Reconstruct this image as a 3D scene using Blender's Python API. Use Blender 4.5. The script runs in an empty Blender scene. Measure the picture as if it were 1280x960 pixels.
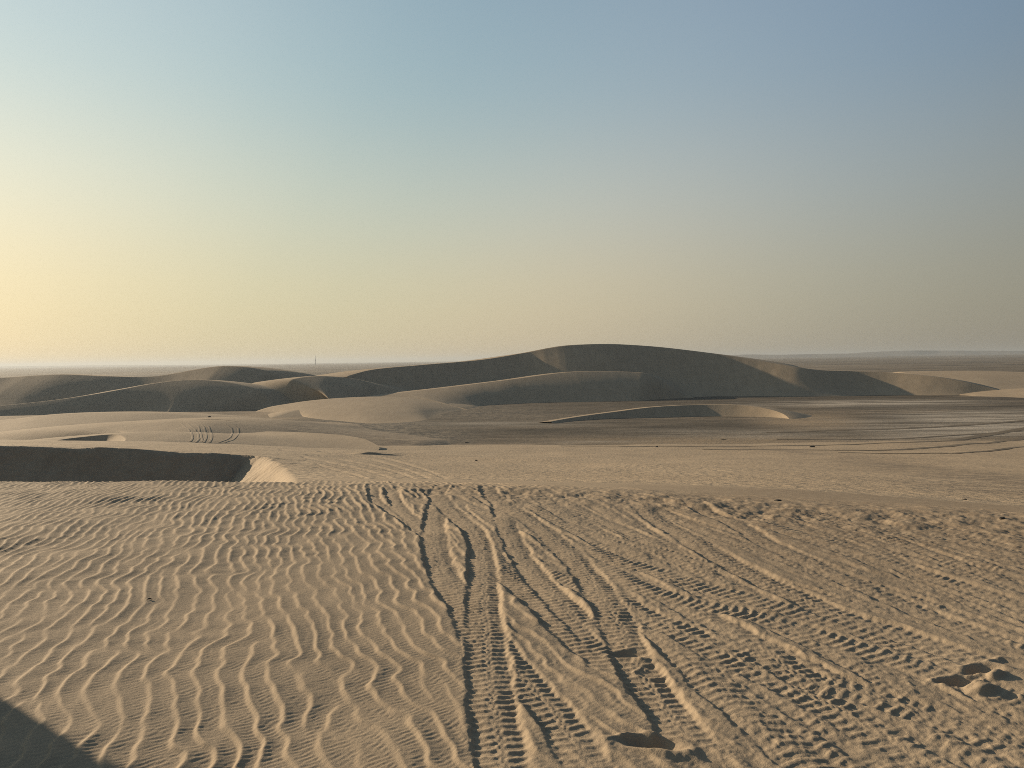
import bpy, math
import numpy as np
from mathutils import Matrix, Vector

scene = bpy.context.scene
COL = scene.collection
R = math.radians

# ------------------------------------------------------------------ camera
CAM_Z = 1.7
F_PX = 962.0                      # focal length in pixels of a 1280 px wide frame
PITCH, ROLL = R(-1.816), R(0.80)
cd = bpy.data.cameras.new('camera')
cd.sensor_width = 36.0
cd.lens = 36.0 * F_PX / 1280.0
cd.clip_start, cd.clip_end = 0.05, 60000.0
cam = bpy.data.objects.new('camera', cd)
COL.objects.link(cam)
CAM_M = Matrix.Rotation(R(90) + PITCH, 4, 'X') @ Matrix.Rotation(-ROLL, 4, 'Z')
cam.matrix_world = Matrix.Translation((0, 0, CAM_Z)) @ CAM_M
scene.camera = cam
CM = np.array(CAM_M.to_3x3())

# ------------------------------------------------------------------ light
SUN_AZ, SUN_EL = R(-55.0), R(14.5)        # azimuth from +Y, negative is to the left
SUN_STRENGTH, SKY_STRENGTH, EXPOSURE = 5.0, 0.09, 0.70
S = Vector((math.sin(SUN_AZ) * math.cos(SUN_EL), math.cos(SUN_AZ) * math.cos(SUN_EL), math.sin(SUN_EL)))
w = bpy.data.worlds.new('World')
scene.world = w
w.use_nodes = True
nt = w.node_tree
nt.nodes.clear()
def wn(kind, **kw):
    x = nt.nodes.new(kind)
    for k, v in kw.items():
        setattr(x, k, v)
    return x
sky = wn('ShaderNodeTexSky', sky_type='NISHITA', sun_disc=False, sun_elevation=SUN_EL, sun_rotation=SUN_AZ,
         altitude=0, air_density=1.0, dust_density=1.0, ozone_density=1.0)
# dusty evening air: the clear sky is veiled by a dust layer whose colour runs with height and with the angle to the sun
tc = wn('ShaderNodeTexCoord')
sep = wn('ShaderNodeSeparateXYZ')
nt.links.new(tc.outputs['Generated'], sep.inputs[0])
dot = wn('ShaderNodeVectorMath', operation='DOT_PRODUCT')
dot.inputs[1].default_value = Vector((math.sin(SUN_AZ) * math.cos(R(30)), math.cos(SUN_AZ) * math.cos(R(30)), math.sin(R(30))))
nt.links.new(tc.outputs['Generated'], dot.inputs[0])
def wramp(src, lo, hi, stops):
    mr = wn('ShaderNodeMapRange')
    mr.inputs[1].default_value = lo; mr.inputs[2].default_value = hi
    nt.links.new(src, mr.inputs[0])
    r = wn('ShaderNodeValToRGB')
    r.color_ramp.interpolation = 'CARDINAL' if False else 'LINEAR'
    e = r.color_ramp.elements
    while len(e) < len(stops): e.new(0.5)
    for k, (p, c) in enumerate(stops):
        e[k].position = (p - lo) / (hi - lo); e[k].color = (*c, 1)
    nt.links.new(mr.outputs[0], r.inputs[0])
    return r.outputs[0]
DUST_E = [(0.0, [0.5658, 0.4641, 0.3211]), (0.08, [0.6195, 0.5258, 0.3440]), (0.2, [0.4956, 0.5143, 0.4556]), (0.32, [0.3286, 0.4222, 0.4770]), (0.45, [0.2605, 0.3505, 0.4454]), (0.7, [0.1355, 0.1963, 0.2761]), (1.0, [0.0938, 0.1472, 0.2182])]
DUST_G = [(-1.0, [0.2621, 0.2886, 0.3324]), (-0.5, [0.3717, 0.4093, 0.4714]), (0.0, [0.446, 0.4912, 0.5657]), (0.25, [0.6773, 0.7396, 0.8271]), (0.5, [1.0, 1.0, 1.0]), (0.75, [1.045, 1.1268, 1.0554]), (0.98, [1.997226, 1.792296, 1.5024]), (1.0, [2.0371230000000002, 1.828134, 1.5324])]
def fine_stops(st, n):
    x = np.array([p for p, c in st]); c = np.array([c for p, c in st])
    q = np.linspace(x[0], x[-1], n)
    from_k = np.stack([np.interp(q, x, c[:, i]) for i in range(3)], -1)
    k = from_k.copy()
    for _ in range(2):
        k[1:-1] = (k[:-2] + 2 * k[1:-1] + k[2:]) / 4
    return [(float(a), tuple(float(v) for v in b)) for a, b in zip(q, k)]
veil_e = wramp(sep.outputs[2], 0.0, 1.0, fine_stops(DUST_E, 32))
veil_g = wramp(dot.outputs['Value'], -1.0, 1.0, fine_stops([(p, [v / 2 for v in c]) for p, c in DUST_G], 32))
veil = wn('ShaderNodeMix', data_type='RGBA', blend_type='MULTIPLY')
veil.inputs[0].default_value = 1.0
nt.links.new(veil_e, veil.inputs[6]); nt.links.new(veil_g, veil.inputs[7])
scl = wn('ShaderNodeVectorMath', operation='SCALE')
VEIL_GAIN = 2.0 / SKY_STRENGTH / 2 ** EXPOSURE
scl.inputs[3].default_value = VEIL_GAIN
nt.links.new(veil.outputs[2], scl.inputs[0])
air = wn('ShaderNodeMix', data_type='RGBA')
air.inputs[0].default_value = 0.95
nt.links.new(sky.outputs[0], air.inputs[6]); nt.links.new(scl.outputs[0], air.inputs[7])
bg = wn('ShaderNodeBackground')
bg.inputs[1].default_value = SKY_STRENGTH
wo = wn('ShaderNodeOutputWorld')
nt.links.new(air.outputs[2], bg.inputs[0])
nt.links.new(bg.outputs[0], wo.inputs[0])
sd = bpy.data.lights.new('sun', 'SUN')
sd.energy = SUN_STRENGTH
sd.angle = R(0.6)
sd.color = (1.0, 0.80, 0.56)
sun = bpy.data.objects.new('sun', sd)
COL.objects.link(sun)
sun.rotation_euler = (-S).to_track_quat('-Z', 'Y').to_euler()
sun.location = (-30, 20, 30)
vs = scene.view_settings
vs.view_transform = 'Standard'
vs.look = 'None'
vs.exposure = EXPOSURE
vs.gamma = 1.0
vs.use_curve_mapping = False
scene.cycles.use_denoising = False
scene.cycles.pixel_filter_type = 'GAUSSIAN'
scene.cycles.filter_width = 1.05
scene.cycles.max_bounces = 6
scene.cycles.volume_bounces = 1

PLAIN_Z = CAM_Z - 16.0

# ------------------------------------------------------------------ numeric helpers
def ray(px, py):
    """direction through a pixel of the 1280x960 photograph, scaled to one unit of depth along +Y"""
    px = np.asarray(px, float); py = np.asarray(py, float)
    v = np.stack(np.broadcast_arrays((px - 640) / F_PX, (480 - py) / F_PX, -1.0), -1) @ CM.T
    return v / v[..., 1:2]

def at(px, py, d):
    v = ray(px, py)
    d = np.asarray(d, float)[..., None]
    return v * d + np.array([0, 0, CAM_Z])

def on_ground(px, py, z=0.0):
    v = ray(px, py)
    k = (z - CAM_Z) / v[..., 2:3]
    return (v * k)[..., :2]

def project(x, y, z):
    q = np.stack([x, y, z - CAM_Z], -1) @ CM
    k = -q[..., 2]
    return 640 + F_PX * q[..., 0] / k, 480 - F_PX * q[..., 1] / k

def sstep(a, b, x):
    t = np.clip((x - a) / (b - a), 0, 1)
    return t * t * (3 - 2 * t)

def _hash(ix, iy, seed):
    h = (ix.astype(np.int64) * 374761393 + iy.astype(np.int64) * 668265263 + seed * 1442695041) & 0xFFFFFFFF
    h = ((h ^ (h >> 13)) * 1274126177) & 0xFFFFFFFF
    h = h ^ (h >> 16)
    return (h & 0xFFFF) / 32767.5 - 1.0

def vnoise(x, y, seed=0):
    ix, iy = np.floor(x), np.floor(y)
    fx, fy = x - ix, y - iy
    fx = fx * fx * fx * (fx * (fx * 6 - 15) + 10); fy = fy * fy * fy * (fy * (fy * 6 - 15) + 10)
    a = _hash(ix, iy, seed); b = _hash(ix + 1, iy, seed); c = _hash(ix, iy + 1, seed); d = _hash(ix + 1, iy + 1, seed)
    return (a + (b - a) * fx) * (1 - fy) + (c + (d - c) * fx) * fy

def fbm(x, y, seed=0, n=4, gain=0.5):
    s, a = 0, 1.0
    for i in range(n):
        s = s + a * vnoise(x * 2 ** i + 17.3 * i, y * 2 ** i - 9.1 * i, seed + i)
        a *= gain
    return s

def smooth_path(P, step):
    """Catmull-Rom through the points, resampled at an even step"""
    P = np.asarray(P, float)
    Q = np.vstack([2 * P[0] - P[1], P, 2 * P[-1] - P[-2]])
    out = []
    for i in range(1, len(Q) - 2):
        p0, p1, p2, p3 = Q[i - 1:i + 3]
        t = np.linspace(0, 1, 24, endpoint=False)[:, None]
        out.append(0.5 * (2 * p1 + (p2 - p0) * t + (2 * p0 - 5 * p1 + 4 * p2 - p3) * t ** 2 + (3 * p1 - p0 - 3 * p2 + p3) * t ** 3))
    out.append(Q[-2:-1])
    C = np.vstack(out)
    L = np.r_[0, np.cumsum(np.linalg.norm(np.diff(C[:, :2], axis=0), axis=1))]
    n = max(3, int(L[-1] / step))
    s = np.linspace(0, L[-1], n)
    return np.stack([np.interp(s, L, C[:, k]) for k in range(C.shape[1])], -1)

def grid_mesh(name, V, mat, label=None, kind='structure', smooth=True, attrs=None, flip=False):
    """V is an (n, m, 3) array of points; one mesh object of quads"""
    n, m = V.shape[:2]
    idx = np.arange(n * m, dtype=np.int32).reshape(n, m)
    q = np.stack([idx[:-1, :-1], idx[:-1, 1:], idx[1:, 1:], idx[1:, :-1]], -1).reshape(-1, 4)
    if flip:
        q = q[:, ::-1]
    me = bpy.data.meshes.new(name)
    me.vertices.add(n * m)
    me.vertices.foreach_set('co', np.ascontiguousarray(V.reshape(-1, 3), np.float32).ravel())
    me.loops.add(q.size)
    me.loops.foreach_set('vertex_index', np.ascontiguousarray(q).ravel())
    me.polygons.add(len(q))
    me.polygons.foreach_set('loop_start', np.arange(0, q.size, 4, dtype=np.int32))
    me.polygons.foreach_set('use_smooth', np.full(len(q), smooth))
    for k, a in (attrs or {}).items():
        at_ = me.attributes.new(k, 'FLOAT', 'POINT')
        at_.data.foreach_set('value', np.ascontiguousarray(a, np.float32).ravel())
    me.update()
    me.materials.append(mat)
    o = bpy.data.objects.new(name, me)
    COL.objects.link(o)
    if kind:
        o['kind'] = kind
    if label:
        o['label'] = label
    return o

# ------------------------------------------------------------------ materials
class NT:
    def __init__(s, name, rough=0.9):
        s.m = bpy.data.materials.new(name)
        s.m.use_nodes = True
        s.t = s.m.node_tree
        s.b = s.t.nodes['Principled BSDF']
        s.b.inputs['Roughness'].default_value = rough
        s.b.inputs['Specular IOR Level'].default_value = 0.15
    def n(s, kind, **kw):
        x = s.t.nodes.new(kind)
        for k, v in kw.items():
            if k.startswith('i_'):
                x.inputs[k[2:].replace('_', ' ')].default_value = v
            else:
                setattr(x, k, v)
        return x
    def l(s, a, b):
        s.t.links.new(a, b)
    def coord(s, scale=(1, 1, 1), rot=(0, 0, 0)):
        c = s.n('ShaderNodeTexCoord'); mp = s.n('ShaderNodeMapping')
        mp.inputs['Scale'].default_value = scale; mp.inputs['Rotation'].default_value = rot
        s.l(c.outputs['Object'], mp.inputs['Vector'])
        return mp.outputs[0]
    def noise(s, vec, scale, detail=4, rough=0.55):
        x = s.n('ShaderNodeTexNoise', i_Scale=scale, i_Detail=detail, i_Roughness=rough)
        s.l(vec, x.inputs['Vector'])
        return x.outputs[0]
    def ramp(s, fac, *stops):
        x = s.n('ShaderNodeValToRGB')
        e = x.color_ramp.elements
        while len(e) < len(stops):
            e.new(0.5)
        for k, (p, c) in enumerate(stops):
            e[k].position = p
            e[k].color = (c, c, c, 1) if not isinstance(c, tuple) else (*c, 1)
        s.l(fac, x.inputs[0])
        return x.outputs[0]
    def mix(s, fac, a, b, mode='MIX'):
        x = s.n('ShaderNodeMix', data_type='RGBA', blend_type=mode)
        for v, i in ((fac, 0), (a, 6), (b, 7)):
            if isinstance(v, (int, float)):
                x.inputs[i].default_value = v
            elif isinstance(v, tuple):
                x.inputs[i].default_value = (*v, 1)
            else:
                s.l(v, x.inputs[i])
        return x.outputs[2]
    def math(s, op, a, b=None):
        x = s.n('ShaderNodeMath', operation=op)
        for i, v in enumerate((a, b)):
            if v is None: continue
            if isinstance(v, (int, float)): x.inputs[i].default_value = v
            else: s.l(v, x.inputs[i])
        return x.outputs[0]
    def attr(s, name):
        return s.n('ShaderNodeAttribute', attribute_name=name).outputs['Fac']
    def color(s, c):
        s.l(c, s.b.inputs['Base Color'])
        return s
    def bump(s, h, dist, strength=1.0, prev=None):
        x = s.n('ShaderNodeBump', i_Strength=strength, i_Distance=dist)
        s.l(h, x.inputs['Height'])
        if prev is not None: s.l(prev, x.inputs['Normal'])
        s.l(x.outputs[0], s.b.inputs['Normal'])
        return x.outputs[0]

SAND = (0.330, 0.259, 0.178)
SAND_DARK = (0.30, 0.218, 0.135)

def near_sand():
    s = NT('rippled_sand')
    v = s.coord()
    grain = s.noise(v, 170, 3, 0.8)
    patch = s.noise(v, 1.3, 5)
    c = s.mix(s.ramp(patch, (0.35, 0.0), (0.68, 1.0)), SAND, (0.298, 0.233, 0.160))
    c = s.mix(s.math('MULTIPLY', s.attr('coarse'), s.ramp(s.noise(v, 9, 5, 0.7), (0.36, 0.0), (0.66, 1.0))), c, (0.205, 0.155, 0.105))
    c = s.mix(0.55, c, s.mix(grain, (0.35, 0.35, 0.36), (1.62, 1.60, 1.58)), 'MULTIPLY')
    c = s.mix(s.ramp(s.noise(v, 55, 3, 0.75), (0.60, 0.0), (0.75, 0.55)), c, (0.14, 0.105, 0.072))
    s.color(c)
    b = s.bump(s.noise(v, 60, 4, 0.75), 0.006, 0.5)
    s.bump(grain, 0.0022, 0.7, b)
    return s.m

def far_sand(name='dune_sand', rip=0.02):
    s = NT(name)
    v = s.coord()
    patch = s.noise(v, 0.06, 6)
    c = s.mix(s.ramp(patch, (0.35, 0.0), (0.7, 1.0)), SAND, (0.298, 0.233, 0.160))
    streak = s.noise(s.coord((0.05, 0.9, 0.3)), 1.0, 5, 0.6)
    c = s.mix(s.ramp(streak, (0.45, 0.0), (0.75, 0.5)), c, (0.268, 0.203, 0.135))
    c = s.mix(s.math('MULTIPLY', s.attr('coarse'), s.ramp(s.noise(s.coord((0.25, 1.0, 1)), 1.1, 6, 0.7), (0.40, 0.0), (0.58, 1.0))), c, (0.155, 0.124, 0.092))
    s.color(c)
    c = s.mix(0.5, c, s.mix(s.noise(s.coord((0.55, 0.12, 0.03)), 1.0, 4, 0.7), (0.55, 0.55, 0.55), (1.45, 1.45, 1.45)), 'MULTIPLY')
    r = s.noise(s.coord((1.0, 0.35, 1), (0, 0, R(17))), 3.2, 3, 0.5)
    b = s.bump(r, rip, 0.7)
    g = s.noise(v, 3.5, 5, 0.8)
    s.color(s.mix(0.4, c, s.mix(g, (0.5, 0.5, 0.5), (1.5, 1.5, 1.5)), 'MULTIPLY'))
    s.bump(s.noise(v, 1.6, 6, 0.8), 0.10, 0.45, b)
    return s.m

def plain_material():
    s = NT('salt_flat')
    base = s.ramp(s.noise(s.coord((0.020, 0.13, 1)), 1.0, 10, 0.74), (0.34, (0.082, 0.069, 0.051)), (0.50, (0.122, 0.101, 0.074)), (0.64, (0.215, 0.173, 0.125)))
    base = s.mix(0.75, base, s.mix(s.ramp(s.noise(s.coord((0.0016, 0.0075, 1)), 1.0, 6, 0.6), (0.36, 0.0), (0.62, 1.0)), (0.45, 0.45, 0.45), (1.6, 1.55, 1.5)), 'MULTIPLY')
    fine = s.noise(s.coord((0.07, 0.45, 1)), 2.0, 6, 0.72)
    base = s.mix(0.8, base, s.mix(s.ramp(fine, (0.3, 0.0), (0.7, 1.0)), (0.30, 0.30, 0.30), (1.65, 1.65, 1.65)), 'MULTIPLY')
    tus = s.noise(s.coord((0.45, 0.30, 1)), 1.5, 5, 0.75)
    grav = s.mix(s.ramp(tus, (0.44, 0.0), (0.56, 1.0)), (0.055, 0.052, 0.046), (0.20, 0.165, 0.122))
    c = s.mix(s.attr('gravel'), base, grav)
    c = s.mix(s.math('MULTIPLY', s.attr('salt'), s.ramp(s.noise(s.coord((0.02, 0.16, 1)), 1.3, 7, 0.6), (0.36, 0.0), (0.58, 1.0))), c, (0.36, 0.315, 0.255))
    c = s.mix(s.math('MULTIPLY', s.attr('sandy'), s.ramp(s.noise(s.coord((0.03, 0.12, 1)), 1.0, 6, 0.6), (0.25, 0.2), (0.6, 1.0))), c, (0.265, 0.200, 0.130))
    s.color(c)
    s.bump(tus, 0.35, 0.5)
    return s.m

def plain(name, col, rough=0.8, metal=0.0, spec=0.3):
    s = NT(name, rough)
    v = s.coord()
    c = s.mix(s.noise(v, 14, 4), tuple(k * 0.75 for k in col), tuple(min(1, k * 1.2) for k in col))
    s.color(c)
    s.b.inputs['Metallic'].default_value = metal
    s.b.inputs['Specular IOR Level'].default_value = spec
    return s.m

M_NEAR = near_sand()
M_FAR = far_sand()
M_MID = far_sand('apron_sand', 0.10)
M_PLAIN = plain_material()

# ------------------------------------------------------------------ broad shape of the near dune and its apron
T_D = np.array([2.0, 5.0, 0, 0, 13, 16, 20, 26, 34, 44, 60, 80, 105, 135, 170, 230, 320])
T_PX = np.array([-700, -300, 0, 200, 330, 420, 560, 640, 900, 1100, 1280, 1600, 2000])
CREST = np.array([12.0, 11.8, 11.45, 11.25, 11.1, 10.9, 10.7, 10.5, 9.5, 8.8, 8.2, 7.6, 7.2])
_L = [600, 588, 575, 556.5, 554.5, 554, 552.5, 550, 549.5, 549, 546, 540, 530]
_LL = [600, 586, 570, 549, 548, 548, 547.5, 547, 547, 547, 545, 540, 530]
T_PY = np.array([_LL, _LL, _L,
    [601, 590, 580, 566, 562, 558.5, 555, 552, 551, 549, 545, 538, 530],
    [601, 594, 587.5, 577.5, 569, 564, 560, 557, 554, 550, 545, 538, 530],
    [598, 593, 588, 582.5, 577, 574, 570, 566, 561, 555.5, 552, 545, 535],
    [600, 597, 594, 590, 586, 582, 577, 571, 565, 557, 553, 546, 535],
    [602, 599, 596, 592, 588, 584, 578, 572, 565, 557, 553, 546, 535],
    [607, 603, 599, 594, 589, 584, 577, 571, 564, 556, 551, 544, 533],
    [618, 612, 606, 599, 592, 585, 577, 569, 561, 552, 547, 540, 530],
    [630, 622, 614, 605, 597, 589, 579, 569, 560, 551, 545, 538, 528],
    [640, 632, 624, 613, 602, 592, 580, 568, 558, 549, 543, 536, 526],
    [640, 632, 624, 613, 602, 592, 580, 568, 558, 549, 543, 536, 526]], float)
U0, U1, NU, NL = -1.5, 1.5, 241, 700
LG = np.linspace(math.log(2.0), math.log(320.0), NL)
_uu = (T_PX - 640) / F_PX
_cols = []
for k in range(len(T_PX)):
    hor = np.array([1.0])
    zs = CAM_Z + ray(np.full(13, min(max(T_PX[k], -100), 1380)), T_PY[k])[:, 2] * T_D[4:]
    dd = np.r_[2.0, CREST[k] * 0.8, CREST[k], T_D[4:]]
    zz = np.r_[0, 0, 0, zs]
    _cols.append(np.interp(LG, np.log(dd), zz))
_cols = np.array(_cols)
UG = np.linspace(U0, U1, NU)
TAB = np.stack([np.interp(UG, _uu, _cols[:, j]) for j in range(NL)], 1)
def _blur(a, k, ax):
    for _ in range(3):
        p = np.concatenate([np.repeat(a.take([0], ax), k, ax), a, np.repeat(a.take([-1], ax), k, ax)], ax)
        c = np.cumsum(np.concatenate([np.zeros_like(p.take([0], ax)), p], ax), axis=ax)
        n = a.shape[ax]
        a = (c.take(range(2 * k + 1, 2 * k + 1 + n), ax) - c.take(range(0, n), ax)) / (2 * k + 1)
    return a
TAB = _blur(_blur(TAB, 6, 0), 5, 1)

def bilin(G, fi, fj):
    n, m = G.shape
    fi = np.clip(fi, 0, n - 1.001); fj = np.clip(fj, 0, m - 1.001)
    i = fi.astype(np.int32); j = fj.astype(np.int32)
    a = fi - i; b = fj - j
    return (G[i, j] * (1 - a) + G[i + 1, j] * a) * (1 - b) + (G[i, j + 1] * (1 - a) + G[i + 1, j + 1] * a) * b

def base_z(x, y):
    yy = np.maximum(y, 1.0)
    return bilin(TAB, (x / yy - U0) / (U1 - U0) * (NU - 1), (np.log(yy) - LG[0]) / (LG[-1] - LG[0]) * (NL - 1))

def crest_d(x, y):
    return np.interp(x / np.maximum(y, 1.0), _uu, CREST)

# the hollow with its slip face on the left
BRINK = [(376, 607, 10.9), (373, 602, 12.5), (369, 597, 15), (362, 590, 18.5), (353, 584, 22.5), (342, 577.5, 26.5), (328, 572.5, 30), (308, 569.5, 31), (280, 568, 30.6), (240, 566, 29.8), (150, 561, 29), (60, 557, 28.2), (0, 555.5, 27.6), (-150, 552, 26.4), (-400, 545, 25), (-800, 535, 24)]
_b = np.array([at(*p)[:2] for p in BRINK])
_b[:, :] = _b
BR = smooth_path(_b, 0.35)
BRZ = base_z(BR[:, 0], BR[:, 1])
BRT = np.r_[0, np.cumsum(np.linalg.norm(np.diff(BR, axis=0), axis=1))]

def poly_dist(P, x, y):
    """signed distance, nearest arc parameter (left of the walking direction is positive)"""
    best = np.full(x.shape, 1e9); sgn = np.ones(x.shape); par = np.zeros(x.shape)
    L = np.r_[0, np.cumsum(np.linalg.norm(np.diff(P, axis=0), axis=1))]
    for i in range(len(P) - 1):
        a, b = P[i], P[i + 1]
        e = b - a; l2 = e @ e
        t = np.clip(((x - a[0]) * e[0] + (y - a[1]) * e[1]) / l2, 0, 1)
        dx = x - a[0] - t * e[0]; dy = y - a[1] - t * e[1]
        d = dx * dx + dy * dy
        k = d < best
        best = np.where(k, d, best)
        sgn = np.where(k, np.sign(e[0] * (y - a[1]) - e[1] * (x - a[0])), sgn)
        par = np.where(k, L[i] + t * (L[i + 1] - L[i]), par)
    return np.sqrt(best) * sgn, par

def macro(x, y):
    z = base_z(x, y)
    # small scarps and rolls on the apron
    far = sstep(14, 40, y)
    z = z + far * 0.10 * fbm(x / 9, y / 14, 5, 3) * sstep(170, 120, y)
    cd_ = crest_d(x, y)
    sel = (y > cd_ - 0.6) & (y < 70) & (x < -1.5)
    if sel.any():
        xs, ys = x[sel], y[sel]
        jag = (0.05 * fbm(xs * 1.2, ys * 1.2, 31, 3) + 0.10 * vnoise(xs * 0.35, ys * 0.35, 34)) * sstep(14, 24, ys)
        d, p = poly_dist(BR, xs, ys)
        d = d + jag
        bz = np.interp(p, BRT, BRZ)
        # avalanche tongues: uneven along the brink, running down the face
        tong = 0.5 * vnoise(p / 0.55, d * 0.08, 41) + 0.35 * vnoise(p / 0.22, d * 0.1, 43)
        lip = 0.12 * np.exp(-(d / 0.5) ** 2)
        face = bz - np.tanh(np.maximum(d, 0) / 0.25) * np.maximum(d, 0) * math.tan(R(33)) + 0.075 * tong * sstep(0.1, 0.7, d)
        nearf = -np.maximum(ys - cd_[sel], 0) * math.tan(R(24)) - 0.02
        fl = bz * 0 - 5.0
        ins = np.maximum(np.maximum(face, nearf), fl)
        zz = z[sel]
        z = z.copy()
        z[sel] = np.where(d > 0, np.minimum(ins, zz + 0.02), zz + 0.05 * np.exp(-(d / 2.0) ** 2) * fbm(xs * 0.6, ys * 0.6, 33, 3) * sstep(16, 26, ys))
    # a long soft ridge line crossing the slope
    u_ = x / np.maximum(y, 1.0)
    rl = np.interp(u_, [-0.30, -0.20, -0.10, 0.0, 0.06, 0.20, 0.35, 0.5, 0.8], [84, 80, 74, 60, 52, 38, 30, 25, 20]) + 1.2 * vnoise(x / 6, 0 * x, 55)
    rd = (y - rl) / rl
    rh = rl * 0.0045
    z = z + rh * np.where(rd < 0, np.exp(-np.abs(rd / 0.20) ** 1.5), np.exp(-np.abs(rd / 0.045) ** 2)) * sstep(-0.28, -0.18, u_) * sstep(0.7, 0.35, u_)
    return z

# ------------------------------------------------------------------ fine relief of the foreground: ripples, tyre tracks, footprints
RNG = np.random.default_rng(7)
RES = 0.0075
X0, X1, Y0, Y1 = -9.6, 9.6, 1.6, 13.2
NX, NY = int((X1 - X0) / RES), int((Y1 - Y0) / RES)
gx = X0 + RES * np.arange(NX); gy = Y0 + RES * np.arange(NY)
GX, GY = np.meshgrid(gx, gy, indexing='ij')
GX = GX.astype(np.float32); GY = GY.astype(np.float32)
PXG, PYG = project(GX, GY, 0.0 * GX)
PXG = PXG.astype(np.float32); PYG = PYG.astype(np.float32)

def band(n, m, res, lam, heading_k, rad_bw, ang_bw, seed):
    """complex narrow-band noise: wavelength lam, wave vector at angle heading_k from +x"""
    r = np.random.default_rng(seed)
    kx = np.fft.fftfreq(n, res)[:, None]; ky = np.fft.fftfreq(m, res)[None, :]
    kr = np.hypot(kx, ky); th = np.arctan2(ky, kx) - heading_k
    th = (th + np.pi) % (2 * np.pi) - np.pi
    H = np.exp(-0.5 * ((kr * lam - 1) / rad_bw) ** 2 - 0.5 * (th / ang_bw) ** 2)
    F = H * (r.standard_normal((n, m)) + 1j * r.standard_normal((n, m)))
    z = np.fft.ifft2(F)
    return (z / np.sqrt(np.mean(np.abs(z) ** 2))).astype(np.complex64)

def samp_c(Z, q, y, res):
    n, m = Z.shape
    fi = np.mod(q / res, n - 1); fj = np.mod(y / res, m - 1)
    i = fi.astype(np.int32); j = fj.astype(np.int32); a = fi - i; b = fj - j
    return (Z[i, j] * (1 - a) + Z[i + 1, j] * a) * (1 - b) + (Z[i, j + 1] * (1 - a) + Z[i + 1, j + 1] * a) * b

def tooth(p, rise=0.24):
    s = np.mod(p / (2 * np.pi), 1.0)
    up = np.clip(s / rise, 0, 1); up = up * up * (3 - 2 * up)
    dn = np.clip((s - rise) / (1 - rise), 0, 1)
    dn = 1 - dn * (1.75 - 0.75 * dn)
    return np.where(s < rise, up, dn)

Zr = band(1400, 1100, 0.012, 0.128, 0.0, 0.11, 0.14, 11)
WX = GX + 0.065 * vnoise(GX / 0.45, GY / 0.30, 3) + 0.022 * vnoise(GX / 0.16, GY / 0.11, 4)
Q = WX + (0.33 + 0.05 * (GX + 2)) * (GY - 5)
zz = samp_c(Zr, Q + 40, GY + 3, 0.012)
amp = np.clip(np.abs(zz), 0, 1.15)
ph = np.angle(zz)
rip = tooth(ph) * (amp / 1.15) ** 0.7
stoss = sstep(0.25, 0.5, np.mod(ph / (2 * np.pi), 1.0))
Zf = band(900, 900, 0.0075, 0.031, R(137), 0.22, 0.30, 23)
zf = samp_c(Zf, GX + 0.02 * vnoise(GX / 0.15, GY / 0.15, 8) + 30, GY + 9, 0.0075)
fine = np.real(zf) / np.maximum(np.abs(zf), 0.6) * np.clip(np.abs(zf), 0, 0.9)
LIPD = GY - np.interp(GX / GY, _uu, CREST)
fade = sstep(1.6, 0.3, LIPD) * sstep(13.1, 12.5, GY)
farther = 1 + 0.25 * sstep(4.5, 8.5, GY)
# ripples rule left of the ruts; the ground right of them is scoured
edge = np.interp(PYG, [600, 640, 680, 720, 760, 820, 900, 960, 1100], [480, 505, 535, 548, 566, 580, 588, 590, 590])
left = sstep(25, -25, PXG - edge)
mid = np.where(PXG < edge, 0, sstep(120, -40, PXG - np.interp(PYG, [600, 700, 830, 960], [620, 720, 800, 880])))
Zl = band(900, 700, 0.02, 0.27, R(-12), 0.22, 0.40, 29)
zl = samp_c(Zl, Q + 10, GY + 4, 0.02)
H = farther * rip * (0.0160 * left * (0.8 + 0.3 * vnoise(GX / 0.8, GY / 0.8, 12)) + 0.011 * mid + 0.0025 * (1 - left) * (1 - mid))
Zr2 = band(1100, 900, 0.01, 0.125, R(4), 0.20, 0.50, 19)
z2 = samp_c(Zr2, Q + 20, GY + 6, 0.01)
H += tooth(np.angle(z2), 0.22) * np.clip(np.abs(z2), 0, 1) * (0.005 * mid + 0.003 * (1 - left) * (1 - mid) + 0.0015 * left)
H += tooth(np.angle(zl), 0.3) * np.clip(np.abs(zl), 0, 1) * 0.0035 * left * (0.5 + 0.8 * sstep(5, 8, GY))
H += fine * (0.0008 + 0.0013 * stoss) * (0.45 + 0.55 * left) * 0.75
H += 0.0012 * fbm(GX / 0.05, GY / 0.05, 51, 3) * (0.4 + 0.6 * (1 - left))
right = (1 - left) * (1 - 0.6 * mid)
# scoured streaks along the driving direction on the right
ca, sa = math.cos(R(18)), math.sin(R(18))
AU = GX * ca + GY * sa; AV = -GX * sa + GY * ca
H += right * (0.006 * fbm(AU / 0.22, AV / 1.6, 61, 4, 0.55) + 0.002 * fbm(AU / 0.08, AV / 0.22, 65, 3))
H += 0.012 * fbm(GX / 1.3, GY / 1.6, 71, 3)
BASE_S = 0.012 * fbm(GX / 1.3, GY / 1.6, 71, 3)

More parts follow.
